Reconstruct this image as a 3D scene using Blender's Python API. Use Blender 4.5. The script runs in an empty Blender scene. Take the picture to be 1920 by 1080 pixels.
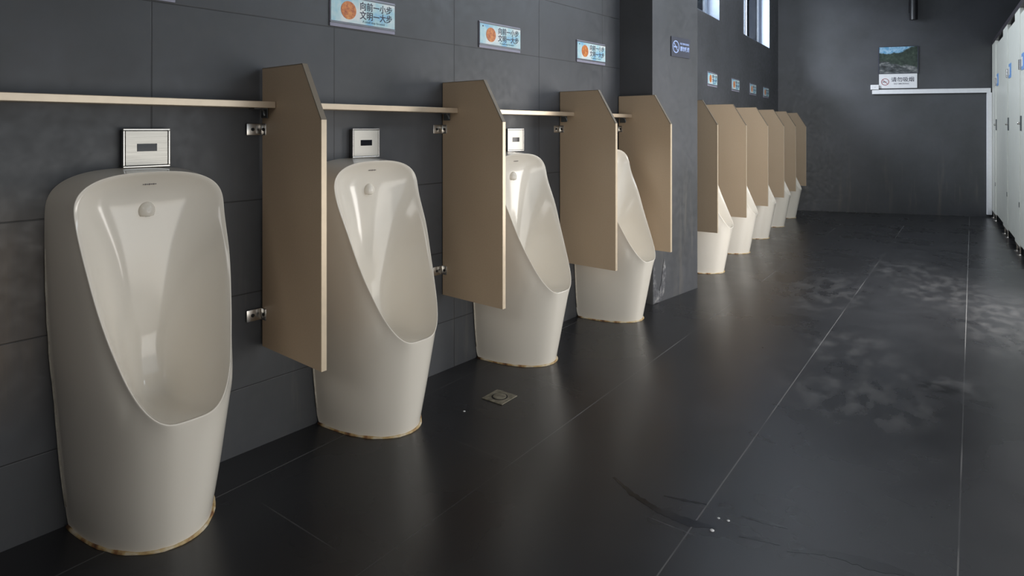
import bpy, bmesh, math, random
from mathutils import Vector, Matrix
random.seed(7)
PI = math.pi
C = bpy.context.scene.collection
S = bpy.context.scene

# ------------------------------------------------------------------ camera
cd = bpy.data.cameras.new('camera'); cam = bpy.data.objects.new('camera', cd); C.objects.link(cam)
cam.location = (2.1161, 0.0, 1.12)
cam.rotation_euler = (PI/2, 0, 0.6372)
cd.sensor_width = 36; cd.lens = 36*1166.24/1920
cd.shift_y = (241-540)/1920
cd.clip_start = .02
S.camera = cam

# ------------------------------------------------------------------ sky, daylight and added fill
W = bpy.data.worlds.new('daylight'); S.world = W; W.use_nodes = True
bg = W.node_tree.nodes['Background']
bg.inputs[0].default_value = (.80, .90, 1.0, 1); bg.inputs[1].default_value = 1.1

def area(name, loc, direction, sx, sy, power, col, portal=False, spread=PI):
    l = bpy.data.lights.new(name, 'AREA'); l.shape = 'RECTANGLE'; l.size = sx; l.size_y = sy
    l.energy = power; l.color = col; l.spread = spread
    if portal: l.cycles.is_portal = True
    o = bpy.data.objects.new(name, l); C.objects.link(o)
    o.location = loc; o.rotation_euler = Vector(direction).to_track_quat('-Z', 'Y').to_euler()
    return o
# daylight that comes in through the entrance doorway in the right wall
area('daylight_doorway', (2.80, 4.75, .85), (-1, 0, 0), 1.2, 1.6, 50, (1.0, .96, .91))
# soft fill added for the near urinals, through an invented opening out of view
area('added_fill_right', (2.82, 1.72, .50), (-1, 0, 0), 2.5, .9, 14.5, (1.0, .92, .81))
# cool daylight through the high window strip in the right wall
area('daylight_clerestory', (2.80, 4.35, 2.72), (-1, 0, -.12), 3.4, .62, 38, (.78, .89, 1.0))
# daylight through the two high windows of the left wall
area('daylight_window', (-.04, 5.27, 2.6), (1, 0, -.15), 1.4, .8, 58, (.80, .89, 1.0))
area('daylight_window', (-.20, 7.74, 2.6), (1, 0, -.15), 1.4, .8, 44, (.80, .89, 1.0))
# brighter patch of sky that sends a soft shaft through the far window onto the end wall
area('daylight_shaft', (-1.35, 5.85, 3.6), (1, 1.5, -1.0), .9, .9, 110, (.86, .92, 1.0), spread=2.0)
# fill added behind the camera for faces turned that way, its window invented
area('added_fill_rear', (1.7, -1.50, 2.2), (0, 1, -.1), 1.4, .6, 6, (1.0, .93, .84))

S.view_settings.view_transform = 'Standard'; S.view_settings.look = 'None'
S.view_settings.exposure = 0.17; S.view_settings.gamma = 1.0
S.view_settings.use_curve_mapping = False

# ------------------------------------------------------------------ materials
def lin(r, g, b):
    f = lambda c: (c/255/12.92) if c/255 <= .04045 else ((c/255+.055)/1.055)**2.4
    return (f(r), f(g), f(b), 1)

class N:
    """tiny node-graph helper"""
    def __init__(s, name):
        s.m = bpy.data.materials.new(name); s.m.use_nodes = True
        s.t = s.m.node_tree; s.b = s.t.nodes['Principled BSDF']
    def n(s, k, **kw):
        x = s.t.nodes.new(k)
        for a, v in kw.items(): setattr(x, a, v)
        return x
    def l(s, a, b): s.t.links.new(a, b)
    def math(s, op, a, b=None, c=None, clamp=False):
        x = s.n('ShaderNodeMath', operation=op); x.use_clamp = clamp
        for i, v in enumerate((a, b, c)):
            if v is None: continue
            if isinstance(v, (int, float)): x.inputs[i].default_value = v
            else: s.l(v, x.inputs[i])
        return x.outputs[0]
    def noise(s, vec, scale, detail=4, rough=.55):
        x = s.n('ShaderNodeTexNoise'); x.inputs['Scale'].default_value = scale
        x.inputs['Detail'].default_value = detail; x.inputs['Roughness'].default_value = rough
        s.l(vec, x.inputs['Vector']); return x.outputs['Fac']
    def ramp(s, fac, stops):
        x = s.n('ShaderNodeValToRGB'); e = x.color_ramp.elements
        while len(e) < len(stops): e.new(.5)
        for el, (p, c) in zip(e, stops): el.position = p; el.color = c
        s.l(fac, x.inputs[0]); return x.outputs[0]
    def remap(s, v, a, b, c=0., d=1.):
        x = s.n('ShaderNodeMapRange'); x.clamp = True
        for i, k in enumerate((a, b, c, d)): x.inputs[i+1].default_value = k
        s.l(v, x.inputs[0]); return x.outputs[0]
    def mix(s, fac, a, b):
        x = s.n('ShaderNodeMix', data_type='RGBA')
        if isinstance(fac, (int, float)): x.inputs[0].default_value = fac
        else: s.l(fac, x.inputs[0])
        for i, v in ((6, a), (7, b)):
            if isinstance(v, tuple): x.inputs[i].default_value = v
            else: s.l(v, x.inputs[i])
        return x.outputs[2]
    def bump(s, h, strength, dist=.002):
        x = s.n('ShaderNodeBump'); x.inputs['Strength'].default_value = strength
        x.inputs['Distance'].default_value = dist
        s.l(h, x.inputs['Height']); s.l(x.outputs[0], s.b.inputs['Normal'])
    def xyz(s, vec):
        x = s.n('ShaderNodeSeparateXYZ'); s.l(vec, x.inputs[0]); return x.outputs
    def obj(s): return s.n('ShaderNodeTexCoord').outputs['Object']
    def pos(s): return s.n('ShaderNodeNewGeometry').outputs['Position']
    def uv(s): return s.n('ShaderNodeTexCoord').outputs['UV']
    def line(s, v, off, period, half):
        """1 on a joint of width 2*half, 0 elsewhere"""
        a = s.math('SUBTRACT', v, off); a = s.math('DIVIDE', a, period)
        a = s.math('FRACT', a); a = s.math('SUBTRACT', a, .5); a = s.math('ABSOLUTE', a)
        return s.remap(a, .5-1.6*half/period, .5-.6*half/period)
    def base(s, c):
        if isinstance(c, tuple): s.b.inputs['Base Color'].default_value = c
        else: s.l(c, s.b.inputs['Base Color'])
    def set(s, **k):
        for a, v in k.items():
            i = s.b.inputs[a.replace('_', ' ')]
            if isinstance(v, (int, float, tuple)): i.default_value = v
            else: s.l(v, i)

def simple(name, col, rough=.4, metal=0., var=.06, scale=30., coat=0., bump=0., spec=.5):
    m = N(name); o = m.obj(); f = m.noise(o, scale)
    d = tuple(c*(1-var) for c in col[:3])+(1,); u = tuple(min(1, c*(1+var)) for c in col[:3])+(1,)
    m.base(m.ramp(f, [(.3, d), (.7, u)]))
    m.set(Roughness=rough, Metallic=metal, Coat_Weight=coat, Coat_Roughness=.05)
    m.b.inputs['Specular IOR Level'].default_value = spec
    if bump: m.bump(m.noise(o, scale*6), bump, .001)
    return m.m

def wall_mat(name, joints):
    m = N(name); uv = m.uv(); x, y, z = m.xyz(uv); p = m.pos()
    big = m.noise(p, 1.6, 5); fine = m.noise(p, 24, 5)
    col = m.mix(m.remap(big, .35, .68), lin(67, 68, 70), lin(80, 81, 85))
    col = m.mix(m.remap(fine, .45, .8, 0, .12), col, lin(98, 97, 95))
    # splashes low on the wall, pale mineral streaks running down
    mp = m.n('ShaderNodeMapping'); mp.inputs['Scale'].default_value = (14, 14, 1.1); m.l(p, mp.inputs['Vector'])
    st = m.noise(mp.outputs[0], 1.0, 6, .6)
    low = m.remap(y, 1.15, .35)
    col = m.mix(m.math('MULTIPLY', m.remap(st, .56, .78, 0, .40), low), col, lin(122, 116, 106))
    yy = m.xyz(p)[1]
    damp = m.math('MULTIPLY', m.remap(yy, .72, .30), m.math('MULTIPLY', m.remap(y, .98, .80), m.remap(y, .30, .52)))
    col = m.mix(m.math('MULTIPLY', m.remap(st, .36, .66, .35, .9), damp), col, lin(140, 118, 94))
    h = None
    if joints:
        jv = m.line(x, .885, .655, .0016); jh = m.line(y, .225, .3225, .0016)
        j = m.math('MAXIMUM', jv, jh)
        col = m.mix(m.math('MULTIPLY', j, .8), col, lin(34, 33, 33))
        h = j
    m.base(col)
    m.set(Roughness=m.remap(fine, .3, .7, .36, .52))
    m.b.inputs['Specular IOR Level'].default_value = .42
    if h: m.bump(m.math('SUBTRACT', m.math('MULTIPLY', fine, .12), h), .35, .002)
    else: m.bump(fine, .06, .002)
    return m.m

M = {}
M['wall'] = wall_mat('dark_wall_tile', True)
M['wall_plain'] = wall_mat('dark_wall_tile_large', False)

def floor_mat():
    m = N('dark_floor_tile'); p = m.pos(); x, y, z = m.xyz(p)
    big = m.noise(p, 1.3, 3); mid = m.noise(p, 5, 3, .5); fine = m.noise(p, 55, 4)
    col = m.mix(m.remap(big, .3, .7), lin(34, 34, 36), lin(46, 46, 48))
    # long joints with pale dust, cross joints fainter
    jl = m.line(x, 1.4816, .605, .0016)
    jl = m.math('MULTIPLY', jl, m.remap(m.noise(p, 1.1, 2), .42, .56, .15, 1.0))
    jc = m.math('MULTIPLY', m.line(y, 1.05, .625, .0014), m.math('MULTIPLY', m.remap(m.noise(p, 2.3, 2), .45, .6, 0, .5), m.remap(x, 1.52, 1.44)))
    # scuffed dry patches of dust along the walkway
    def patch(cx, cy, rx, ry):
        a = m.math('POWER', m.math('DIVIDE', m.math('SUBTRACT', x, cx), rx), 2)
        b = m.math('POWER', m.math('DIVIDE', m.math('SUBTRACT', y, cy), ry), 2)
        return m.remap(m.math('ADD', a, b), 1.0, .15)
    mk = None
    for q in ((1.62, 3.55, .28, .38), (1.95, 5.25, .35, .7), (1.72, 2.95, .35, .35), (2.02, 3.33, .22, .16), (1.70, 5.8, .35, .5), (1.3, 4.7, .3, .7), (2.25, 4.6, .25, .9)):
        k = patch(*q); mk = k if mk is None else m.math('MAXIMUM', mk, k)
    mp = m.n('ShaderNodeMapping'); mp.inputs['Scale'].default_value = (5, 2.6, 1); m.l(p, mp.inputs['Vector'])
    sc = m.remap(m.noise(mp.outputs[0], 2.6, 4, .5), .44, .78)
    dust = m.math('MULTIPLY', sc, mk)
    mottle_lift = m.math('MULTIPLY', m.remap(mid, .30, .80), m.math('MULTIPLY', m.remap(x, .7, 1.5, .1, .7), m.remap(y, 1.6, 3.4, .25, 1.)))  # dust mottle, with floor brightness painted in towards the far right
    col = m.mix(m.math('MULTIPLY', mottle_lift, .30), col, lin(84, 84, 86))
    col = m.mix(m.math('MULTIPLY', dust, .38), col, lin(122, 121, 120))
    # trodden wet dirt mark beside the long joint
    dm = m.math('MULTIPLY', patch(2.0, 3.25, .13, .07), m.remap(m.noise(p, 18, 5), .42, .55))
    col = m.mix(dm, col, lin(18, 18, 18))
    col = m.mix(m.math('MULTIPLY', jl, m.remap(y, 1.5, 3.2, .45, .8)), col, lin(132, 131, 130))
    col = m.mix(m.math('MULTIPLY', jc, .6), col, lin(104, 103, 102))
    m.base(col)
    r = m.remap(m.math('ADD', m.math('MULTIPLY', mid, .35), m.math('MULTIPLY', big, .65)), .35, .65, .25, .32)
    r = m.math('ADD', r, m.math('MULTIPLY', dust, .10))
    r = m.math('ADD', r, m.math('MULTIPLY', m.math('MAXIMUM', jl, jc), .3))
    m.set(Roughness=r)
    m.b.inputs['Specular IOR Level'].default_value = .5
    m.bump(fine, .012, .002)
    return m.m
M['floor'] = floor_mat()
M['ceiling'] = simple('ceiling_paint', lin(205, 206, 208), .8, var=.04, scale=4)

def ceramic():
    m = N('white_ceramic'); o = m.obj(); f = m.noise(o, 3, 4)
    m.base(m.mix(f, lin(226, 218, 205), lin(232, 225, 213)))
    m.set(Roughness=.12)
    return m.m
M['ceramic'] = ceramic()
M['seal'] = simple('white_sealant', lin(205, 198, 184), .6, var=.14, scale=60)
def stained():
    m = N('stained_sealant'); o = m.obj(); f = m.noise(o, 22, 5)
    m.base(m.ramp(f, [(.36, lin(208, 198, 178)), (.50, lin(186, 160, 112)), (.60, lin(140, 100, 62)), (.72, lin(74, 52, 40))]))
    m.set(Roughness=.6); return m.m
M['stain'] = stained()
def laminate():
    m = N('beige_laminate'); o = m.obj(); f = m.noise(o, 2.2, 4); g = m.noise(o, 160, 2)
    c = m.mix(f, lin(184, 162, 136), lin(196, 174, 148))
    c = m.mix(m.remap(g, .4, .7, 0, .18), c, lin(164, 143, 119))
    m.base(c); m.set(Roughness=.33); m.bump(g, .05, .001); return m.m
M['laminate'] = laminate()
M['edge'] = simple('pale_edge_band', lin(214, 196, 170), .3, .25, .04, 40)
def brushed(name, col, rough):
    m = N(name); o = m.obj(); mp = m.n('ShaderNodeMapping'); mp.inputs['Scale'].default_value = (4, 4, 300); m.l(o, mp.inputs['Vector'])
    f = m.noise(mp.outputs[0], 2, 3)
    m.base(m.mix(f, tuple(c*.88 for c in col[:3])+(1,), col)); m.set(Metallic=.9, Roughness=m.remap(f, .3, .7, rough-.05, rough+.08)); return m.m
M['steel'] = brushed('brushed_steel', lin(206, 200, 192), .34)
M['plate'] = brushed('satin_plate', lin(196, 192, 184), .42)
M['chrome'] = simple('chrome', lin(206, 202, 196), .26, 1., .03)
M['champagne'] = simple('champagne_metal', lin(214, 196, 172), .32, .55, .05, 20)
M['edge_dark'] = simple('taupe_edge_band', lin(132, 122, 108), .35, .1, .05, 40)
M['black'] = simple('black_plastic', lin(24, 24, 27), .35)
M['slot'] = simple('sensor_window', lin(28, 29, 34), .12, var=.03)
M['hole'] = simple('screw_hole', lin(14, 13, 13), .7)
M['door'] = simple('pale_door_laminate', lin(222, 222, 212), .38, var=.03, scale=5)
M['white'] = simple('white_plastic', lin(226, 226, 228), .4, var=.03)
M['rail'] = simple('dark_aluminium', lin(92, 86, 92), .35, .7)
M['alu'] = simple('window_aluminium', lin(168, 180, 194), .4, .4, .04)
M['alu_dark'] = simple('window_gasket', lin(52, 58, 66), .5)
M['reveal'] = simple('window_reveal_paint', lin(128, 138, 154), .6, var=.04)
M['ink'] = simple('dark_print', lin(44, 46, 66), .5)
M['mark'] = simple('faint_grey_print', lin(112, 104, 100), .5)
M['ink_soft'] = simple('teal_print', lin(88, 120, 130), .5)
M['acrylic'] = simple('grey_acrylic', lin(150, 148, 164), .25, var=.05)
M['slate'] = simple('slate_plate', lin(62, 64, 76), .4, var=.05)
M['sky_ink'] = simple('pale_blue_print', lin(160, 180, 226), .5, var=.05)
M['red_ink'] = simple('faded_red_print', lin(150, 72, 78), .5)
M['blue_label'] = simple('blue_label', lin(112, 158, 216), .4, var=.1, scale=60)
M['grey_lock'] = simple('grey_lock', lin(112, 116, 118), .35, .6)
def card():
    m = N('sky_blue_card'); o = m.obj(); f = m.noise(o, 11, 3)
    m.base(m.ramp(f, [(.36, lin(134, 188, 222)), (.47, lin(176, 212, 220)), (.62, lin(224, 230, 230))]))
    m.set(Roughness=.3); return m.m
M['card'] = card()
def coin():
    m = N('orange_roundel'); o = m.obj(); f = m.noise(o, 55, 5, .7)
    m.base(m.ramp(f, [(.34, lin(160, 78, 40)), (.52, lin(208, 122, 58)), (.68, lin(226, 160, 84))]))
    m.set(Roughness=.4); return m.m
M['coin'] = coin()
def landscape():
    m = N('mountain_picture'); o = m.obj(); x, y, z = m.xyz(o)
    nz = m.noise(o, 9, 6, .65); n2 = m.noise(o, 26, 6, .7)
    mp = m.n('ShaderNodeMapping'); mp.inputs['Scale'].default_value = (6, 6, 16); m.l(o, mp.inputs['Vector'])
    rock = m.ramp(m.noise(mp.outputs[0], 1.6, 8, .7), [(.36, lin(34, 37, 38)), (.52, lin(84, 88, 90)), (.64, lin(150, 150, 148))])
    hill = m.ramp(n2, [(.3, lin(34, 42, 40)), (.6, lin(64, 76, 66)), (.8, lin(112, 120, 106))])
    sky = m.ramp(n2, [(.4, lin(96, 152, 190)), (.7, lin(186, 214, 230))])
    zz = m.math('ADD', z, m.math('MULTIPLY', m.math('SUBTRACT', nz, .5), .10))
    sl = m.math('ADD', zz, m.math('MULTIPLY', y, .22))
    c = m.mix(m.remap(sl, -.07, -.05), rock, hill)
    diag = m.math('ADD', zz, m.math('MULTIPLY', y, -.55))
    c = m.mix(m.math('MULTIPLY', m.remap(zz, .085, .095), m.remap(diag, .07, .09)), c, sky)
    m.base(c); m.set(Roughness=.3); return m.m
M['picture'] = landscape()
def water():
    m = N('water_film'); o = m.obj(); f = m.noise(o, 14, 3)
    m.base(m.mix(f, lin(22, 22, 23), lin(30, 30, 31))); m.set(Roughness=m.remap(f, .3, .7, .16, .26)); return m.m
M['water'] = water()
M['drop'] = simple('pale_speck', lin(205, 205, 205), .4)
def glass():
    m = N('clear_window_glass'); t = m.n('ShaderNodeBsdfTransparent'); g = m.n('ShaderNodeBsdfGlossy'); g.inputs['Roughness'].default_value = .03
    x = m.n('ShaderNodeMixShader'); f = m.n('ShaderNodeFresnel'); f.inputs[0].default_value = 1.05
    m.l(f.outputs[0], x.inputs[0]); m.l(t.outputs[0], x.inputs[1]); m.l(g.outputs[0], x.inputs[2])
    m.t.nodes.remove(m.b); m.l(x.outputs[0], m.t.nodes['Material Output'].inputs[0]); return m.m
M['glass'] = glass()
def drainmat():
    m = N('dull_drain_steel'); o = m.obj(); f = m.noise(o, 40, 4)
    m.base(m.ramp(f, [(.3, lin(96, 92, 80)), (.7, lin(150, 144, 128))])); m.set(Metallic=.5, Roughness=.5); return m.m
M['drain'] = drainmat()
def chip():
    m = N('chipped_plaster'); o = m.obj(); f = m.noise(o, 26, 6, .7)
    m.base(m.ramp(f, [(.40, lin(72, 72, 76)), (.54, lin(96, 96, 99)), (.68, lin(150, 148, 146))])); m.set(Roughness=.8)
    m.bump(f, .6, .006); return m.m
M['chip'] = chip()

# ------------------------------------------------------------------ builders
class MB:
    def __init__(s): s.b = bmesh.new()
    def box(s, x0, x1, y0, y1, z0, z1, bevel=0., seg=2):
        r = bmesh.ops.create_cube(s.b, size=1)
        vs = r['verts']
        for v in vs: v.co = Vector(((x0+x1)/2+v.co.x*(x1-x0), (y0+y1)/2+v.co.y*(y1-y0), (z0+z1)/2+v.co.z*(z1-z0)))
        if bevel:
            es = {e for v in vs for e in v.link_edges}
            bmesh.ops.bevel(s.b, geom=list(es), offset=bevel, segments=seg, profile=.5, affect='EDGES')
        return s
    def prism(s, poly, a0, a1, axis='y', bevel=0.):
        """poly in the two other axes (x,z) for axis y, (y,z) for axis x, (x,y) for axis z"""
        def mk(p, a): return {'y': (p[0], a, p[1]), 'x': (a, p[0], p[1]), 'z': (p[0], p[1], a)}[axis]
        A = [s.b.verts.new(mk(p, a0)) for p in poly]; B = [s.b.verts.new(mk(p, a1)) for p in poly]
        n = len(poly); fs = [s.b.faces.new(A), s.b.faces.new(B[::-1])]
        for i in range(n): fs.append(s.b.faces.new((A[i], B[i], B[(i+1) % n], A[(i+1) % n])))
        if bevel:
            es = {e for f in fs for e in f.edges}
            bmesh.ops.bevel(s.b, geom=list(es), offset=bevel, segments=2, profile=.5, affect='EDGES')
        return s
    def tube(s, pts, rad, seg=8, caps=True):
        pts = [Vector(p) for p in pts]; rr = rad if isinstance(rad, list) else [rad]*len(pts); rings = []
        for i, p in enumerate(pts):
            d = (pts[min(i+1, len(pts)-1)]-pts[max(i-1, 0)]).normalized()
            u = d.cross(Vector((0, 0, 1)));
            if u.length < .05: u = d.cross(Vector((0, 1, 0)))
            u.normalize(); w = d.cross(u)
            rings.append([s.b.verts.new(p+(u*math.cos(2*PI*k/seg)+w*math.sin(2*PI*k/seg))*rr[i]) for k in range(seg)])
        for a, b in zip(rings, rings[1:]):
            for k in range(seg): s.b.faces.new((a[k], a[(k+1) % seg], b[(k+1) % seg], b[k]))
        if caps: s.b.faces.new(rings[0][::-1]); s.b.faces.new(rings[-1])
        return s
    def lathe(s, prof, c=(0, 0, 0), axis='z', seg=32):
        """prof: list of (radius, height) along the axis from c"""
        rings = []
        for r, h in prof:
            ring = []
            for k in range(seg):
                a = 2*PI*k/seg; q = (r*math.cos(a), r*math.sin(a))
                v = {'z': (q[0], q[1], h), 'x': (h, q[0], q[1]), 'y': (q[1], h, q[0])}[axis]
                ring.append(s.b.verts.new(Vector(c)+Vector(v)))
            rings.append(ring)
        for a, b in zip(rings, rings[1:]):
            for k in range(seg): s.b.faces.new((a[k], a[(k+1) % seg], b[(k+1) % seg], b[k]))
        s.b.faces.new(rings[0][::-1]); s.b.faces.new(rings[-1]); return s
    def ring(s, c, r0, r1, x0, x1, seg=28):
        """flat annulus facing +x"""
        L = []
        for x, r in ((x0, r0), (x1, r0), (x1, r1), (x0, r1)):
            L.append([s.b.verts.new((c[0]+x, c[1]+r*math.cos(2*PI*k/seg), c[2]+r*math.sin(2*PI*k/seg))) for k in range(seg)])
        for i in range(4):
            a, b = L[i], L[(i+1) % 4]
            for k in range(seg): s.b.faces.new((a[k], a[(k+1) % seg], b[(k+1) % seg], b[k]))
        return s
    def text(s, body, size, x, y, z, align='LEFT', thick=.0006, bold=.0, squeeze=1.):
        """lettering that faces +x, reading along +y"""
        cu = bpy.data.curves.new('lettering', 'FONT'); cu.body = body; cu.size = size; cu.align_x = align
        cu.extrude = thick/2; cu.offset = bold; cu.resolution_u = 2
        o = bpy.data.objects.new('lettering', cu); C.objects.link(o)
        dg = bpy.context.evaluated_depsgraph_get(); dg.update()
        me = bpy.data.meshes.new_from_object(o.evaluated_get(dg))
        for v in me.vertices:
            a = v.co.copy(); v.co = (x+a.z, y+a.x*squeeze, z+a.y)
        s.b.from_mesh(me)
        bpy.data.objects.remove(o); bpy.data.curves.remove(cu); bpy.data.meshes.remove(me)
        return s
    def build(s, name, mat, parent=None, smooth=False, subsurf=0, autos=None, uv=None):
        bmesh.ops.recalc_face_normals(s.b, faces=s.b.faces[:])
        me = bpy.data.meshes.new(name)
        if uv:
            L = s.b.loops.layers.uv.new('UVMap')
            for f in s.b.faces:
                for l in f.loops: l[L].uv = uv(l.vert.co, f.normal)
        s.b.to_mesh(me); s.b.free()
        me.materials.append(mat)
        if smooth:
            for p in me.polygons: p.use_smooth = True
        if autos: me.set_sharp_from_angle(angle=math.radians(autos))
        o = bpy.data.objects.new(name, me); C.objects.link(o)
        if parent: o.parent = parent
        if subsurf:
            md = o.modifiers.new('subdivision', 'SUBSURF'); md.levels = subsurf; md.render_levels = subsurf
        return o

def tag(o, label, cat, group=None, kind=None):
    o['label'] = label; o['category'] = cat
    if group: o['group'] = group
    if kind: o['kind'] = kind
    return o
def thing(name, label, cat, loc=(0, 0, 0), rotz=0., group=None, kind=None):
    o = bpy.data.objects.new(name, None); C.objects.link(o); o.empty_display_size = .1
    o.location = loc; o.rotation_euler = (0, 0, rotz)
    return tag(o, label, cat, group, kind)
def dup(root, loc, rotz, label=None, group=None):
    r = root.copy(); C.objects.link(r); r.location = loc; r.rotation_euler = (0, 0, rotz)
    if label: r['label'] = label
    if group: r['group'] = group
    for ch in list(root.children):
        c = ch.copy(); C.objects.link(c); c.parent = r
        for g in ch.children:
            d = g.copy(); C.objects.link(d); d.parent = c
    return r

# ------------------------------------------------------------------ plan of the room (metres)
NK = .062;  NX = lambda y: .02+NK*y                 # near stretch of the left wall
FK = -.0635; FX = lambda y: .25+FK*(y-4.5)          # far stretch, beyond the pillar
NROT = math.atan2(-NK, 1); FROT = math.atan2(-FK, 1)
def near(y, d=0., z=0.): return Vector((NX(y), y, z))+Vector((math.cos(NROT), math.sin(NROT), 0))*d
def far(y, d=0., z=0.): return Vector((FX(y), y, z))+Vector((math.cos(FROT), math.sin(FROT), 0))*d
E0 = Vector((-.09, 9.08, 0)); E1 = Vector((2.33, 9.95, 0)); ED = (E1-E0).normalized(); EN = Vector((ED.y, -ED.x, 0))
EROT = math.atan2(EN.y, EN.x)
def endw(s, z=0., d=0.): return E0+ED*s+EN*d+Vector((0, 0, z))
CEIL = 3.15

def structure(o): o['kind'] = 'structure'; return o

# floor and ceiling
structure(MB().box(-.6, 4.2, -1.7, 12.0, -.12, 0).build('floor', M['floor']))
structure(MB().box(-.6, 4.2, -1.7, 12.0, CEIL, CEIL+.1).build('ceiling', M['ceiling']))

# left wall: near stretch, bend behind the pillar, far stretch with two high windows
WIN = [(4.55, 6.02), (7.02, 8.49)]; WZ0, WZ1 = 2.16, 3.02; TH = .26
wb = MB()
def slab(fx, k, y0, y1, z0, z1):
    nx = Vector((1, -k, 0)).normalized()
    P = [Vector((fx(y0), y0, 0)), Vector((fx(y1), y1, 0))]
    Q = [p-nx*TH for p in P]
    wb.prism([(P[0].x, P[0].y), (P[1].x, P[1].y), (Q[1].x, Q[1].y), (Q[0].x, Q[0].y)], z0, z1, 'z')
slab(NX, NK, -1.6, 4.0, 0, CEIL)
ys = [4.0]+[a for w in WIN for a in w]+[9.3]
structure(wb.build('wall_left', M['wall'], uv=lambda p, n: (p.y*1.002, p.z)))
wb = MB()
TH = .16
slab(FX, FK, 4.0, 9.3, 0, WZ0); slab(FX, FK, 4.0, 9.3, WZ1, CEIL)
for a, b in zip(ys[0::2], ys[1::2]): slab(FX, FK, a, b, WZ0, WZ1)
structure(wb.build('wall_left_far', M['wall_plain'], uv=lambda p, n: (p.y*1.002, p.z)))
# end wall
e = MB()
q0, q1 = endw(-.06), endw(4.4); r0, r1 = endw(-.06, 0, -.2), endw(4.4, 0, -.2)
e.prism([(q0.x, q0.y), (q1.x, q1.y), (r1.x, r1.y), (r0.x, r0.y)], 0, CEIL, 'z')
structure(e.build('wall_back', M['wall_plain'], uv=lambda p, n: ((p-E0).dot(ED), p.z)))
# wall behind the camera, with an opening added for the rear fill
e = MB()
e.box(-.6, 4.2, -1.6, -1.46, 0, 1.9); e.box(-.6, .95, -1.6, -1.46, 1.9, 2.7); e.box(2.45, 4.2, -1.6, -1.46, 1.9, 2.7); e.box(-.6, 4.2, -1.6, -1.46, 2.7, CEIL)
structure(e.build('wall_front', M['wall_plain'], uv=lambda p, n: (p.x, p.z)))
# right wall: entrance doorway, opening added for near fill; wall behind the stalls
e = MB()
e.box(2.62, 2.76, -1.6, .35, 0, 2.38); e.box(2.62, 2.76, 2.95, 4.1, 0, 2.38); e.box(2.62, 2.76, .35, 2.95, 1.95, 2.38); e.box(2.62, 2.76, 5.4, 6.2, 0, 2.38); e.box(2.62, 2.76, 4.1, 5.4, 2.1, 2.38)
e.box(2.62, 2.76, -1.6, 2.6, 2.38, CEIL); e.box(2.62, 2.76, 6.1, 6.2, 2.38, CEIL); e.box(2.62, 2.76, 2.6, 6.1, 3.06, CEIL)
e.box(2.62, 4.0, 6.2, 6.3, 0, CEIL); e.box(4.0, 4.15, 6.2, 11.4, 0, CEIL)
structure(e.build('wall_right', M['wall_plain'], uv=lambda p, n: (p.y, p.z)))
# pillar between the two rows of urinals
e = MB()
e.prism([(.480, 3.712), (.562, 4.29), (.10, 4.29), (.10, 3.712)], 0, CEIL, 'z')
structure(e.build('wall_pillar', M['wall_plain'], uv=lambda p, n: (p.y+p.x, p.z)))
PK = (.562-.480)/(4.29-3.712); PROT = math.atan2(-PK, 1)
def pil(y, d=0., z=0.): return Vector((.480+PK*(y-3.712), y, z))+Vector((math.cos(PROT), math.sin(PROT), 0))*d

# chipped corner at the foot of the pillar
b = MB(); pts = []
prof = [(.0, .0), (.03, .006), (.07, .0), (.12, .03), (.14, .08), (.155, .15), (.150, .23), (.135, .27), (.12, .22), (.10, .13), (.075, .07), (.05, .09), (.03, .16), (.018, .23), (.0, .27)]
b.prism(prof, 0, .004, 'x')
o = b.build('chipped_patch', M['chip']); o.location = pil(3.716, -.0005); o.rotation_euler = (0, 0, PROT)
tag(o, 'pale chipped and flaking patch at the foot of the dark pillar corner', 'wear mark')

# windows
for i, (a, c) in enumerate(WIN):
    w = thing('window_%d' % (i+1), ['high aluminium window beside the pillar above the far urinals', 'high aluminium window nearest the end wall with white sky behind'][i], 'window', far(a, 0, WZ0), FROT, kind='structure')
    L = (c-a)*math.sqrt(1+FK*FK); H = WZ1-WZ0
    f = MB(); x0, x1 = -.152, -.12
    f.box(x0, x1, 0, .03, 0, H); f.box(x0, x1, L-.03, L, 0, H); f.box(x0, x1, .03, L-.03, 0, .03); f.box(x0, x1, .03, L-.03, H-.03, H)
    f.build('frame', M['alu'], w)
    for s0, s1 in ((.03, L/2+.012), (L/2-.012, L-.03)):
        xx = x0+.003 if s0 < .1 else x0+.017
        g = MB(); g.box(xx, xx+.012, s0, s0+.026, .03, H-.03); g.box(xx, xx+.012, s1-.026, s1, .03, H-.03); g.box(xx, xx+.012, s0+.026, s1-.026, .03, .056); g.box(xx, xx+.012, s0+.026, s1-.026, H-.056, H-.03)
        sa = g.build('sash', M['alu'], w)
        g = MB(); g.box(xx+.004, xx+.008, s0+.026, s1-.026, .056, H-.056); g.build('glass_pane', M['glass'], sa)
        g = MB(); g.box(xx+.001, xx+.011, s1-.034, s1-.026, .056, H-.056); g.build('gasket', M['alu_dark'], sa)
    f = MB(); f.box(-.119, -.001, L-.004, L-.0005, 0, H); f.box(-.119, -.001, .0005, .004, 0, H); f.box(-.119, -.001, .004, L-.004, .0005, .004)
    f.build('reveal_lining', M['reveal'], w)

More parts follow.
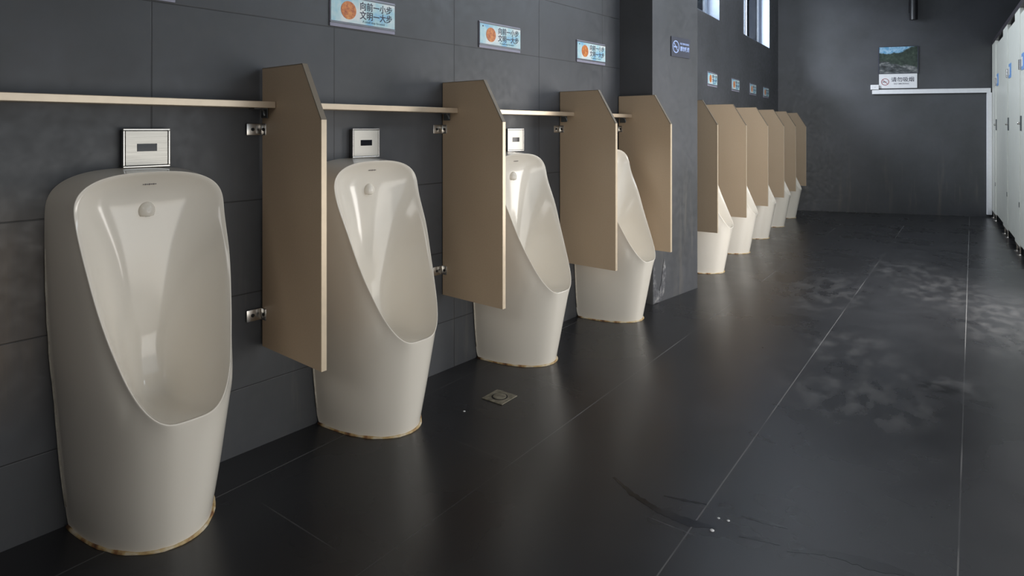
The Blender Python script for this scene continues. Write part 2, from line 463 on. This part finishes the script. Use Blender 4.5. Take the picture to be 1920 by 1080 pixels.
# ------------------------------------------------------------------ the urinal
W4 = [0.098, 0.159, 0.191, 0.201]; D6 = [0.395, 0.325, 0.264, 0.212, 0.154, 0.132]
ZT, ZL, ET, EB, HT, HB = .995, .356, 2.69, 4.079, .113, .201
def wfun(z):
    x = (z-ZL)/(ZT-ZL); X = [0, 1/3, 2/3, 1]; r = 0.
    for i in range(4):
        t = W4[i]
        for j in range(4):
            if j != i: t *= (x-X[j])/(X[i]-X[j])
        r += t
    return r
def dfun(z):
    x = min(max((z-ZL)/(ZT-ZL), 0), 1)*5; D = [2*D6[0]-D6[1]]+D6+[2*D6[-1]-D6[-2]]
    i = min(int(x), 4); u = x-i; a, b, c, d = D[i:i+4]
    return .5*(2*b+(c-a)*u+(2*a-5*b+4*c-d)*u*u+(3*b-a-3*c+d)*u**3)
HBT = [(0, .172), (.07, .181), (.133, .189), (.41, .209), (.47, .215), (.61, .223), (.77, .228), (1.1, .228)]
def lerp_tab(T, z):
    for (a, p), (b, q) in zip(T, T[1:]):
        if z <= b: return p+(q-p)*(z-a)/(b-a) if z >= a else p
    return T[-1][1]
def hb(z): return lerp_tab(HBT, z)
def Dz(z): return .328+.188*z
def sgnpow(v, e): return math.copysign(abs(v)**e, v)
def tube_exp(z):
    if z < ZL+.03: return 2.06+(2.30-2.06)*z/ZL
    w, d = wfun(z), dfun(z)
    zt = z
    if z < ZL+HB:       # under the rounded corner of the rim use the rim itself
        k = (ZL+HB-z)/HB; w = wfun(z)*max(0, 1-k**EB)**(1/EB)
    a, b = min(w/hb(z), .98), min(d/Dz(z), .985); lo, hi = 1.15, 3.2
    for _ in range(30):
        m = (lo+hi)/2
        if a**m+b**m > 1: lo = m
        else: hi = m
    return m
def half_rim():
    R = []; A = []
    na, ns, nb = 16, 22, 18
    zt, zb = ZT-HT, ZL+HB
    for i in range(na):
        a = PI/2*i/na
        z = zt+HT*math.cos(a)**(2/ET); w = wfun(z)*math.sin(a)**(2/ET)
        R.append((w, dfun(z), z))
        A.append((.228*math.sin(a)**(2/2.9), 0., .875+.128*math.cos(a)**(2/2.9)))
    for i in range(ns):
        q = i/ns; z = zt+(zb-zt)*q; R.append((wfun(z), dfun(z), z))
        za = .875+(.24-.875)*q; A.append((hb(za), 0., za))
    for i in range(nb+1):
        a = PI/2*i/nb
        z = zb-HB*math.sin(a)**(2/EB); w = wfun(z)*max(0, math.cos(a))**(2/EB)
        R.append((w, dfun(z), z))
        q = i/nb
        if q < .22:
            za = .24*(1-q/.22); A.append((hb(za), 0., za))
        else:
            f = PI/2*(1-(q-.22)/.78)
            A.append((.175*math.sin(f)**(2/2.06) if f > 1e-6 else 0., .328*math.cos(f)**(2/2.06), 0.))
    return R, A
def urinal_body():
    R, A = half_rim(); n = len(R)
    R = R+[(-w, d, z) for w, d, z in R[-2:0:-1]]; A = A+[(-w, d, z) for w, d, z in A[-2:0:-1]]
    R = [Vector((d, w, z)) for w, d, z in R]; A = [Vector((d, w, z)) for w, d, z in A]   # local x = out, y = along
    b = bmesh.new(); m = len(R); rings = []
    ss = [0, .02, .06, .14, .25, .37, .5, .62, .74, .85, .93, .98, 1]
    def proj(P):
        z = P.z
        if z <= 0: return P
        k = 1 if z < .84 else max(0, 1-(z-.84)/.07)
        if k == 0 or P.x < 1e-4: return P
        e = tube_exp(z); g = (abs(P.y)/hb(z))**e+(P.x/Dz(z))**e
        s = g**(-1/e); Q = Vector((P.x*s, P.y*s, z))
        return P.lerp(Q, k)
    for s in ss[::-1]:
        ring = []
        for r, a in zip(R, A):
            P = r.lerp(a, s)
            if 0 < s < 1: P = P.lerp(proj(P), min(1, s/.14, (1-s)/.10))
            ring.append(b.verts.new(P))
        rings.append(ring)
    DB = .085
    for q in (.985, .965, .94, .90, .85, .78, .70, .60, .50, .38, .26, .14, .05):
        ring = []
        for r in R:
            cz = min(max(r.z, ZL+.17), ZT-.13); c = Vector((DB, 0, cz))
            bot = min(1, max(0, (ZL+.17-r.z)/.17))
            ex = 3.0-.4*bot
            if q > .94: g = 1-(1-q)*.35/.06*.22
            else: g = .923*(q/.94)**ex
            x = DB+(r.x-DB)*g
            z = cz+(r.z-cz)*q-.085*bot*4*q*(1-q)*(1 if q > .5 else q/.5)
            ring.append(b.verts.new((x, r.y*q, z)))
        rings.append(ring)
    for a, c in zip(rings, rings[1:]):
        for k in range(m): b.faces.new((a[k], a[(k+1) % m], c[(k+1) % m], c[k]))
    # spine of the bowl
    last = rings[-1]; h = m//2
    for k in range(h):
        v = [last[k], last[k+1], last[(m-k-1) % m], last[(m-k) % m]]
        u = []
        for x in v:
            if x not in u: u.append(x)
        if len(u) >= 3: b.faces.new(u)
    bmesh.ops.recalc_face_normals(b, faces=b.faces[:])
    o = MB(); o.b.free(); o.b = b
    return o
def bowl_depth(z): return .0855
def make_urinal(label, loc, rot, group):
    t = thing('urinal', label, 'urinal', loc, rot, group)
    urinal_body().build('body', M['ceramic'], t, smooth=True, subsurf=1)
    # hooded water spout
    s = MB(); rr = []
    for i in range(9):
        f = i/8*PI/2; ring = []
        for k in range(20):
            a = 2*PI*k/20; y = .023*math.cos(f)*math.cos(a); z = .027*math.cos(f)*math.sin(a)
            ring.append(s.b.verts.new((.083+.020*math.sin(f), y, .878+max(z, -.016))))
        rr.append(ring)
    for a, c in zip(rr, rr[1:]):
        for k in range(20): s.b.faces.new((a[k], a[(k+1) % 20], c[(k+1) % 20], c[k]))
    s.b.faces.new(rr[-1]); s.build('water_spout', M['ceramic'], t, smooth=True)
    s = MB(); s.box(.084, .0935, -.006, .006, .861, .8635); s.build('spout_slot', M['hole'], t)
    # little printed mark under the top rim, unreadable squiggle of a maker
    s = MB(); z0 = .957; x0 = .1058
    for k in range(7):
        y = -.017+.0055*k; hh = (.0025, .0042, .003, .0048, .003, .0042, .0025)[k]
        s.box(x0-.003, x0, y, y+.0028, z0-hh/2, z0+hh/2)
    s.box(x0-.003, x0, -.017, .0185, z0-.0006, z0+.0006)
    s.build('maker_mark', M['mark'], t)
    # sealant bead on the wall joint and on the floor joint
    R, A = half_rim(); rnd = random.Random(3)
    side = [a for a in A[10:] if a[1] == 0. and .0 < a[2] < .80]
    for sg in (-1, 1):
        p = [(.0052, sg*(w-.0005), z) for w, d, z in side]
        MB().tube(p, [(.0028+.0018*rnd.random())*min(1, .25+.2*i) for i in range(len(p))], 6).build('wall_sealant', M['seal'], t, smooth=True)
    base = [a for a in A if a[2] == 0.]
    p = [(max(d, .008)+.002, w, .001) for w, d, z in base]+[(max(d, .008)+.002, -w, .001) for w, d, z in base[-2::-1]]
    MB().tube(p, [.004+.003*rnd.random() for _ in p], 6).build('floor_sealant', M['stain'], t, smooth=True)
    return t
UN = [.839, 1.637, 2.517, 3.385]
G1 = 'white urinals along the left wall'
ul = ['large white urinal nearest the camera, in front of the first beige divider',
      'white urinal standing between the two nearest beige dividers',
      'white urinal just left of the third beige divider, near the square floor drain',
      'white urinal just before the dark pillar, half hidden by the third divider']
u0 = make_urinal(ul[0], near(UN[0], .0015), NROT, G1)
for y, l in zip(UN[1:], ul[1:]): dup(u0, near(y, .0015), NROT, l, G1)
UF = [4.86, 5.76, 6.645, 7.545, 8.37]
uf = ['white urinal directly behind the dark pillar, nearest of the far row', 'white urinal in the far row, second beyond the pillar', 'middle white urinal of the five beyond the pillar',
      'white urinal in the far row, last but one before the end wall', 'smallest looking white urinal, farthest away beside the end wall']
for y, l in zip(UF, uf): dup(u0, far(y, .0015), FROT, l, G1)

# ------------------------------------------------------------------ dividers
PZB, PZC, PZT, PXF, PXT, PT = .356, 1.148, 1.332, .372, .262, .018
def make_divider(label, loc, rot, group):
    t = thing('urinal_divider', label, 'divider', loc, rot, group)
    poly = [(.006, PZB), (PXF-.004, PZB), (PXF-.004, PZC-.002), (PXT-.002, PZT-.003), (.006, PZT-.003)]
    MB().prism(poly, 0, PT, 'y').build('panel', M['laminate'], t)
    e = MB(); e.box(PXF-.004, PXF, -.0005, PT+.0005, PZB, PZC, .0006); e.build('edge_band', M['edge'], t)
    e = MB(); dx, dz = PXT-PXF, PZT-PZC
    e.prism([(PXF-.004, PZC-.002), (PXF, PZC), (PXT, PZT), (PXT-.002, PZT-.003)], -.0005, PT+.0005, 'y')
    e.prism([(.006, PZT-.003), (PXT-.002, PZT-.003), (PXT, PZT), (.006, PZT)], -.0005, PT+.0005, 'y')
    e.build('top_edging', M['edge_dark'], t)
    for z in (1.117, .470):
        br = MB(); br.box(.0005, .0035, -.055, 0, z-.02, z+.02, .0012); br.box(.0035, .034, -.0035, 0, z-.02, z+.02, .0012)
        k = br.build('bracket', M['chrome'], t, autos=40)
        MB().lathe([(.006, .0005), (.006, .0058), (.0035, .0062)], (0, -.034, z), 'x', 12).build('screw', M['hole'], k)
        MB().lathe([(.006, 0), (.006, -.0058), (.003, -.006)], (.020, 0, z), 'y', 12).build('screw', M['hole'], k)
    return t
G2 = 'beige dividers between the urinals'
dl = ['beige angled divider nearest the camera, right of the first urinal', 'beige angled divider between the second and third urinals', 'beige angled divider between the third and fourth urinals', 'beige angled divider set against the near side of the dark pillar',
      'beige divider peeking out right behind the dark pillar', 'beige divider behind the first urinal beyond the pillar', 'third beige divider beyond the pillar', 'fourth beige divider beyond the pillar', 'last but one beige divider toward the end wall', 'farthest beige divider standing alone by the end wall']
def pdepth(y): return (.4116+.0524*y)
PN = [1.236, 2.111, 3.033, 3.690]
d0 = None
for i, y in enumerate(PN):
    off = (.4116+.0524*y)-NX(y)-PXF      # how far the panel stands off the wall
    off = max(off, 0) if i != 3 else max(off, 0)
    if d0 is None: d0 = make_divider(dl[0], near(y, off), NROT, G2)
    else: dup(d0, near(y, off), NROT, dl[i], G2)
PF = [4.520, 5.448, 6.385, 7.284, 8.098, 8.952]
for y, l in zip(PF, dl[4:]): dup(d0, far(y, .0), FROT, l, G2)

# ------------------------------------------------------------------ shelf boards between the dividers
sh = [(-1.2, PN[0]-.002), (PN[0]+PT+.003, PN[1]-.002), (PN[1]+PT+.003, PN[2]-.002), (PN[2]+PT+.003, PN[3]-.002)]
sl = ['long pale metal shelf above the nearest urinal', 'pale metal shelf above the second urinal', 'pale metal shelf above the third urinal', 'short pale metal shelf above the fourth urinal, ending at the pillar']
for (a, c), l in zip(sh, sl):
    t = thing('wall_shelf', l, 'shelf', near(a, 0, 1.19), NROT, 'shelves above the near urinals')
    L = (c-a)*math.sqrt(1+NK*NK)
    MB().box(.002, .107, 0, L, 0, .022, .0015).build('shelf_board', M['champagne'], t)
    b = MB(); b.box(.018, .058, L-.05, L-.002, -.003, 0); b.box(.018, .058, L-.0045, L-.002, -.033, -.003); b.tube([(.058, L-.026, -.003), (.066, L-.022, -.012), (.070, L-.020, -.026)], .0035, 8)
    k = b.build('support_clip', M['grey_lock'], t)

# ------------------------------------------------------------------ flush sensors
def make_sensor(label, loc, rot, group):
    t = thing('flush_sensor', label, 'sensor', loc, rot, group); w, h, dp = .066, .059, .026
    MB().box(0, dp-.006, -w+.002, w-.002, -h+.002, h-.002, .004).build('housing', M['grey_lock'], t, autos=40)
    f = MB(); r = dp-.006; bz = .0045
    f.box(r, dp, -w, w, h-.006, h, .0015); f.box(r, dp, -w, w, -h, -h+.006, .0015); f.box(r, dp, -w, -w+.006, -h+.006, h-.006, .0015); f.box(r, dp, w-.006, w, -h+.006, h-.006, .0015)
    f.build('bezel', M['chrome'], t)
    MB().box(r-.001, dp-.0015, -w+.007, w-.007, -h+.007, h-.007, .001).build('face_plate', M['plate'], t)
    MB().box(dp-.003, dp-.0008, -.028, .028, -.010, .013, .0006).build('sensor_window', M['slot'], t)
    return t
G3 = 'flush sensors above the near urinals'
s0 = make_sensor('square steel flush sensor above the nearest urinal', near(.862, .0005, 1.061), NROT, G3)
dup(s0, near(1.671, .0005, 1.061), NROT, 'square steel flush sensor above the second urinal', G3)
dup(s0, near(2.615, .0005, 1.061), NROT, 'square steel flush sensor half hidden behind the second divider', G3)

# ------------------------------------------------------------------ courtesy signs over the urinals
def make_sign(label, loc, rot, group):
    t = thing('courtesy_sign', label, 'sign', loc, rot, group); L, H = .318, .132
    MB().box(.0005, .006, 0, L, 0, H, .001).build('backing', M['acrylic'], t)
    c = MB(); c.box(.006, .0085, .003, L-.003, .022, H-.012); c.build('card', M['card'], t)
    c = MB(); c.box(.006, .0095, 0, L, .014, .019, .0005); c.box(.006, .0095, 0, L, H-.010, H-.006, .0005); c.build('clip_strip', M['grey_lock'], t)
    c = MB(); c.lathe([(.036, .0085), (.036, .0095), (.034, .0097)], (0, .083, .070), 'x', 32); c.build('orange_roundel', M['coin'], t)
    c = MB(); c.lathe([(.004, .0085), (.004, .0092)], (0, .024, H-.024), 'x', 12); c.build('dot', M['ink'], t)
    c = MB(); c.text('向前一小步', .036, .0087, .136, .083, bold=.0006, squeeze=.92); c.text('文明一大步', .036, .0087, .136, .046, bold=.0006, squeeze=.92); c.build('slogan', M['ink'], t)
    c = MB(); c.text('A small step forward', .0125, .0087, .150, .030, bold=.0002, squeeze=1.05); c.build('small_print', M['ink_soft'], t)
    return t
G4 = 'courtesy signs above the urinals'
sgl = ['courtesy sign cut off by the top edge, above the nearest urinal', 'pale blue courtesy sign with an orange roundel above the nearest divider', 'pale blue courtesy sign with an orange roundel above the second divider', 'pale blue courtesy sign with an orange roundel just left of the pillar']
g0 = None
for y, l in zip([.633, 1.515, 2.357, 3.205], sgl):
    P = near(y, 0, 1.519)
    if g0 is None: g0 = make_sign(l, P, NROT, G4)
    else: dup(g0, P, NROT, l, G4)
for y, l in zip([5.590, 6.482, 7.322, 8.080], ['small courtesy sign just right of the pillar, first in the far row', 'small courtesy sign in the far row, second from the pillar', 'small courtesy sign in the far row, third from the pillar', 'faintest small courtesy sign, nearest the end wall']):
    dup(g0, far(y, 0, 1.508), FROT, l, G4)

# no-smoking plate on the pillar
def no_smoking(mb, cx_, y, z, R):
    mb.ring((cx_, y, z), R*.84, R, 0, .0012)
    mb.prism([(y-R*.62, z+R*.52), (y-R*.52, z+R*.62), (y+R*.62, z-R*.52), (y+R*.52, z-R*.62)], cx_, cx_+.0012, 'x')
    return mb
t = thing('no_smoking_plate', 'dark slate no-smoking plate with pale blue symbol on the pillar', 'sign', pil(3.932, .0005, 1.600), PROT)
MB().box(0, .006, 0, .245, 0, .132, .001).build('plate', M['slate'], t)
c = no_smoking(MB(), .006, .056, .066, .042)
c.prism([(.030, .061), (.066, .061), (.066, .070), (.030, .070)], .006, .0072, 'x'); c.prism([(.068, .061), (.074, .061), (.074, .070), (.068, .070)], .006, .0072, 'x')
c.build('symbol', M['sky_ink'], t)
c = MB(); c.text('NO SMOKING', .019, .0062, .112, .086, bold=.0004); c.text('请勿吸烟', .035, .0062, .110, .046, bold=.0007, squeeze=.9); c.build('lettering', M['sky_ink'], t)

# ------------------------------------------------------------------ end wall: picture, sign, trunking, junction box, wall lamp
t = thing('wall_picture', 'framed mountain landscape picture on the end wall above the white no-smoking sign', 'picture', endw(1.509, 2.021, .001), EROT)
hw, hh = .222, .173
MB().box(0, .010, -hw, hw, -hh, hh, .001).build('print', M['picture'], t)
f = MB(); f.box(0, .014, -hw-.008, -hw, -hh-.006, hh+.006); f.box(0, .014, hw, hw+.008, -hh-.006, hh+.006); f.box(0, .014, -hw, hw, -hh-.006, -hh); f.box(0, .014, -hw, hw, hh, hh+.006)
f.build('frame', M['red_ink'] if False else M['slate'], t)
t = thing('no_smoking_notice', 'white no-smoking notice with Chinese lettering below the landscape picture', 'sign', endw(1.287, 1.650, .001), EROT)
MB().box(0, .008, 0, .440, 0, .190, .001).build('board', M['white'], t)
c = no_smoking(MB(), .008, .070, .085, .046); c.build('symbol', M['red_ink'], t)
c = MB(); c.prism([(.040, .080), (.082, .080), (.082, .089), (.040, .089)], .008, .0088, 'x'); c.text('请勿吸烟', .066, .0082, .138, .090, bold=.0006, squeeze=1.02); c.text('NO SMOKING', .024, .0082, .170, .050, bold=.0003, squeeze=1.15); c.build('lettering', M['ink'], t)

t = thing('cable_trunking', 'white cable trunking running along the end wall and down beside the stalls', 'trunking', endw(1.205, 0, .0), EROT)
MB().box(.001, .026, 0, 1.33, 1.575, 1.632, .002).build('horizontal_run', M['white'], t)
MB().box(.001, .036, 1.29, 1.338, .03, 1.575, .002).build('vertical_run', M['white'], t)
t = thing('junction_box', 'small white junction box at the left end of the trunking', 'box', endw(1.186, 1.634, .001), EROT)
MB().box(0, .035, 0, .092, 0, .064, .003).build('box_body', M['white'], t)
MB().lathe([(.004, .035), (.004, .0362)], (0, .046, .032), 'x', 10).build('screw', M['grey_lock'], t)

t = thing('wall_lamp', 'small black cylindrical fixture high on the end wall', 'lamp', endw(1.668, 2.66, .001), EROT)
MB().box(0, .02, -.04, .04, -.03, .16, .004).build('back_plate', M['black'], t)
MB().lathe([(.045, -.13), (.045, .17), (.040, .175)], (.075, 0, 0), 'z', 24).build('shade', M['black'], t, smooth=True, autos=40)
MB().box(.018, .04, -.012, .012, .05, .10, .002).build('arm', M['grey_lock'], t)

# ------------------------------------------------------------------ toilet stalls on the right
DK = -.0447; DX = lambda y: 2.316+DK*(y-9.94)
DN = Vector((-1, DK, 0)).normalized(); DROT = math.atan2(DN.y, DN.x)      # local +x = into the room, local +y = towards the camera (-y)
def stall(y, d=0., z=0.): return Vector((DX(y), y, z))+DN*d
def make_post(label, y1, y0, group):
    t = thing('stall_pilaster', label, 'pilaster', stall(y1), DROT, group); L = (y1-y0)*math.sqrt(1+DK*DK)
    MB().box(-.03, 0, 0, L, .085, 2.175, .002).build('panel', M['door'], t)
    for q in (.18, .82):
        f = MB(); f.lathe([(.030, 0), (.030, .006), (.011, .012), (.011, .06), (.018, .066), (.018, .085)], (-.015, L*q, 0), 'z', 16); f.build('foot', M['chrome'], t, smooth=True, autos=40)
    MB().box(0, .004, L-.035, L-.003, .43, .475, .001).build('hinge', M['grey_lock'], t)
    return t
def make_door(label, y1, y0, group):
    t = thing('stall_door', label, 'door', stall(y1-.004), DROT, group); L = (y1-y0-.008)*math.sqrt(1+DK*DK)
    MB().box(-.030, -.006, 0, L, .10, 2.12, .002).build('panel', M['door'], t)
    MB().box(-.006, -.002, .10, .30, 1.62, 1.76, .001).build('label_plate', M['blue_label'], t)
    k = MB(); k.box(-.002, -.0005, .12, .20, 1.65, 1.73); k.build('label_paper', M['white'], t)
    h = MB(); h.box(-.006, .004, .05, .085, 1.10, 1.23, .002); hk = h.build('lock', M['grey_lock'], t)
    MB().lathe([(.012, .004), (.012, .018), (.008, .022)], (0, .067, 1.165), 'x', 14).build('knob', M['chrome'], hk)
    k = MB(); k.box(-.006, .012, .02, .06, 1.63, 1.72, .004); k.build('hook', M['chrome'], t)
    return t
lay = [(9.93, 9.42, 'p'), (9.42, 8.50, 'd'), (8.50, 8.05, 'p'), (8.05, 7.37, 'd'), (7.37, 7.00, 'p'), (7.00, 6.33, 'd')]
pl = ['pale stall pilaster touching the end wall', 'pale stall pilaster between the two farthest doors', 'pale stall pilaster beside the door at the right edge of the photo']
dl2 = ['farthest pale stall door, beside the end wall', 'pale stall door with a blue label, second from the end wall', 'pale stall door cut off by the right edge of the photo']
ip = iq = 0
for a, b_, k in lay:
    if k == 'p': make_post(pl[ip], a, b_, 'pale stall pilasters on the right'); ip += 1
    else: make_door(dl2[iq], a, b_, 'pale stall doors on the right'); iq += 1
t = thing('stall_head_rail', 'dark metal head rail running along the tops of the stall doors', 'rail', stall(9.93, 0, 2.176), DROT)
MB().box(-.034, .004, 0, 3.62, 0, .045, .002).build('rail', M['rail'], t)

# ------------------------------------------------------------------ floor drain, puddle and specks
t = thing('floor_drain', 'square dull metal floor drain in front of the third urinal', 'drain', (.534, 2.051, .0), .0)
h = .053
b = MB(); b.box(-h, h, -h, h, .0003, .004, .001); b.build('frame', M['drain'], t)
b = MB(); b.lathe([(.034, .004), (.034, .0046)], (0, 0, 0), 'z', 28); b.build('gap', M['hole'], t)
b = MB(); b.lathe([(.028, .0046), (.028, .0062), (.024, .0068)], (0, 0, 0), 'z', 28); b.build('strainer', M['drain'], t)

def puddle(path, widths, label, seed):
    rnd = random.Random(seed); P = [Vector((x, y, 0)) for x, y in path]; L = []; R = []
    fine = []
    for i in range(len(P)-1):
        for k in range(8): fine.append((P[i].lerp(P[i+1], k/8), widths[i]+(widths[i+1]-widths[i])*k/8))
    fine.append((P[-1], widths[-1]))
    for i, (p, w) in enumerate(fine):
        d = (fine[min(i+1, len(fine)-1)][0]-fine[max(i-1, 0)][0]).normalized(); n_ = Vector((-d.y, d.x, 0))
        L.append(p+n_*w*.6*(.7+.5*rnd.random())); R.append(p-n_*w*.6*(.7+.5*rnd.random()))
    b = MB(); z = .0004
    A = [b.b.verts.new((p.x, p.y, z)) for p in L]; B = [b.b.verts.new((p.x, p.y, z)) for p in R]
    A0 = [b.b.verts.new((p.x, p.y, .0001)) for p in L]; B0 = [b.b.verts.new((p.x, p.y, .0001)) for p in R]
    for i in range(len(A)-1):
        b.b.faces.new((A[i], A[i+1], B[i+1], B[i])); b.b.faces.new((A0[i], A0[i+1], A[i+1], A[i])); b.b.faces.new((B[i], B[i+1], B0[i+1], B0[i]))
    b.b.faces.new((A[0], B[0], B0[0], A0[0])); b.b.faces.new((A[-1], A0[-1], B0[-1], B[-1]))
    o = b.build('water_trail', M['water']); return tag(o, label, 'water', 'wet trails on the floor')
puddle([(1.19, 1.80), (1.28, 1.75), (1.38, 1.72), (1.47, 1.72), (1.54, 1.745)], [.006, .016, .022, .030, .008], 'dark wet trail on the floor left of the bright water drop', 1)
puddle([(1.36, 1.80), (1.42, 1.815), (1.48, 1.835)], [.004, .010, .006], 'thin wet streak on the floor behind the longer dark trail', 2)
puddle([(1.60, 1.745), (1.65, 1.765), (1.70, 1.775)], [.006, .014, .005], 'short dark wet dash right of the bright water drop', 3)
puddle([(1.58, 1.84), (1.64, 1.85), (1.70, 1.86)], [.005, .014, .005], 'short dark wet dash behind the bright water drop', 4)
puddle([(1.72, 1.76), (1.80, 1.81), (1.90, 1.835), (2.0, 1.85)], [.006, .020, .040, .02], 'wide wet patch at the right end of the trail', 5)
def blob(x, y, r, mat, label, hgt=.5):
    b = MB(); b.lathe([(r*.9, .0002), (r, r*hgt*.35), (r*.75, r*hgt*.75), (r*.3, r*hgt)], (0, 0, 0), 'z', 12)
    o = b.build('water_drop', mat, smooth=True); o.location = (x, y, 0); return tag(o, label, 'water drop', 'drops on the floor')
blob(1.533, 1.724, .0065, M['drop'], 'bright pale drop lying in the wet trail on the floor')
blob(1.530, 1.790, .004, M['drop'], 'tiny pale bead of water beside the thin wet streak')
blob(1.556, 1.795, .0045, M['drop'], 'tiny pale bead of water between the two wet trails')
blob(.499, 1.867, .005, M['drop'], 'lone pale drop on the floor left of the square drain')
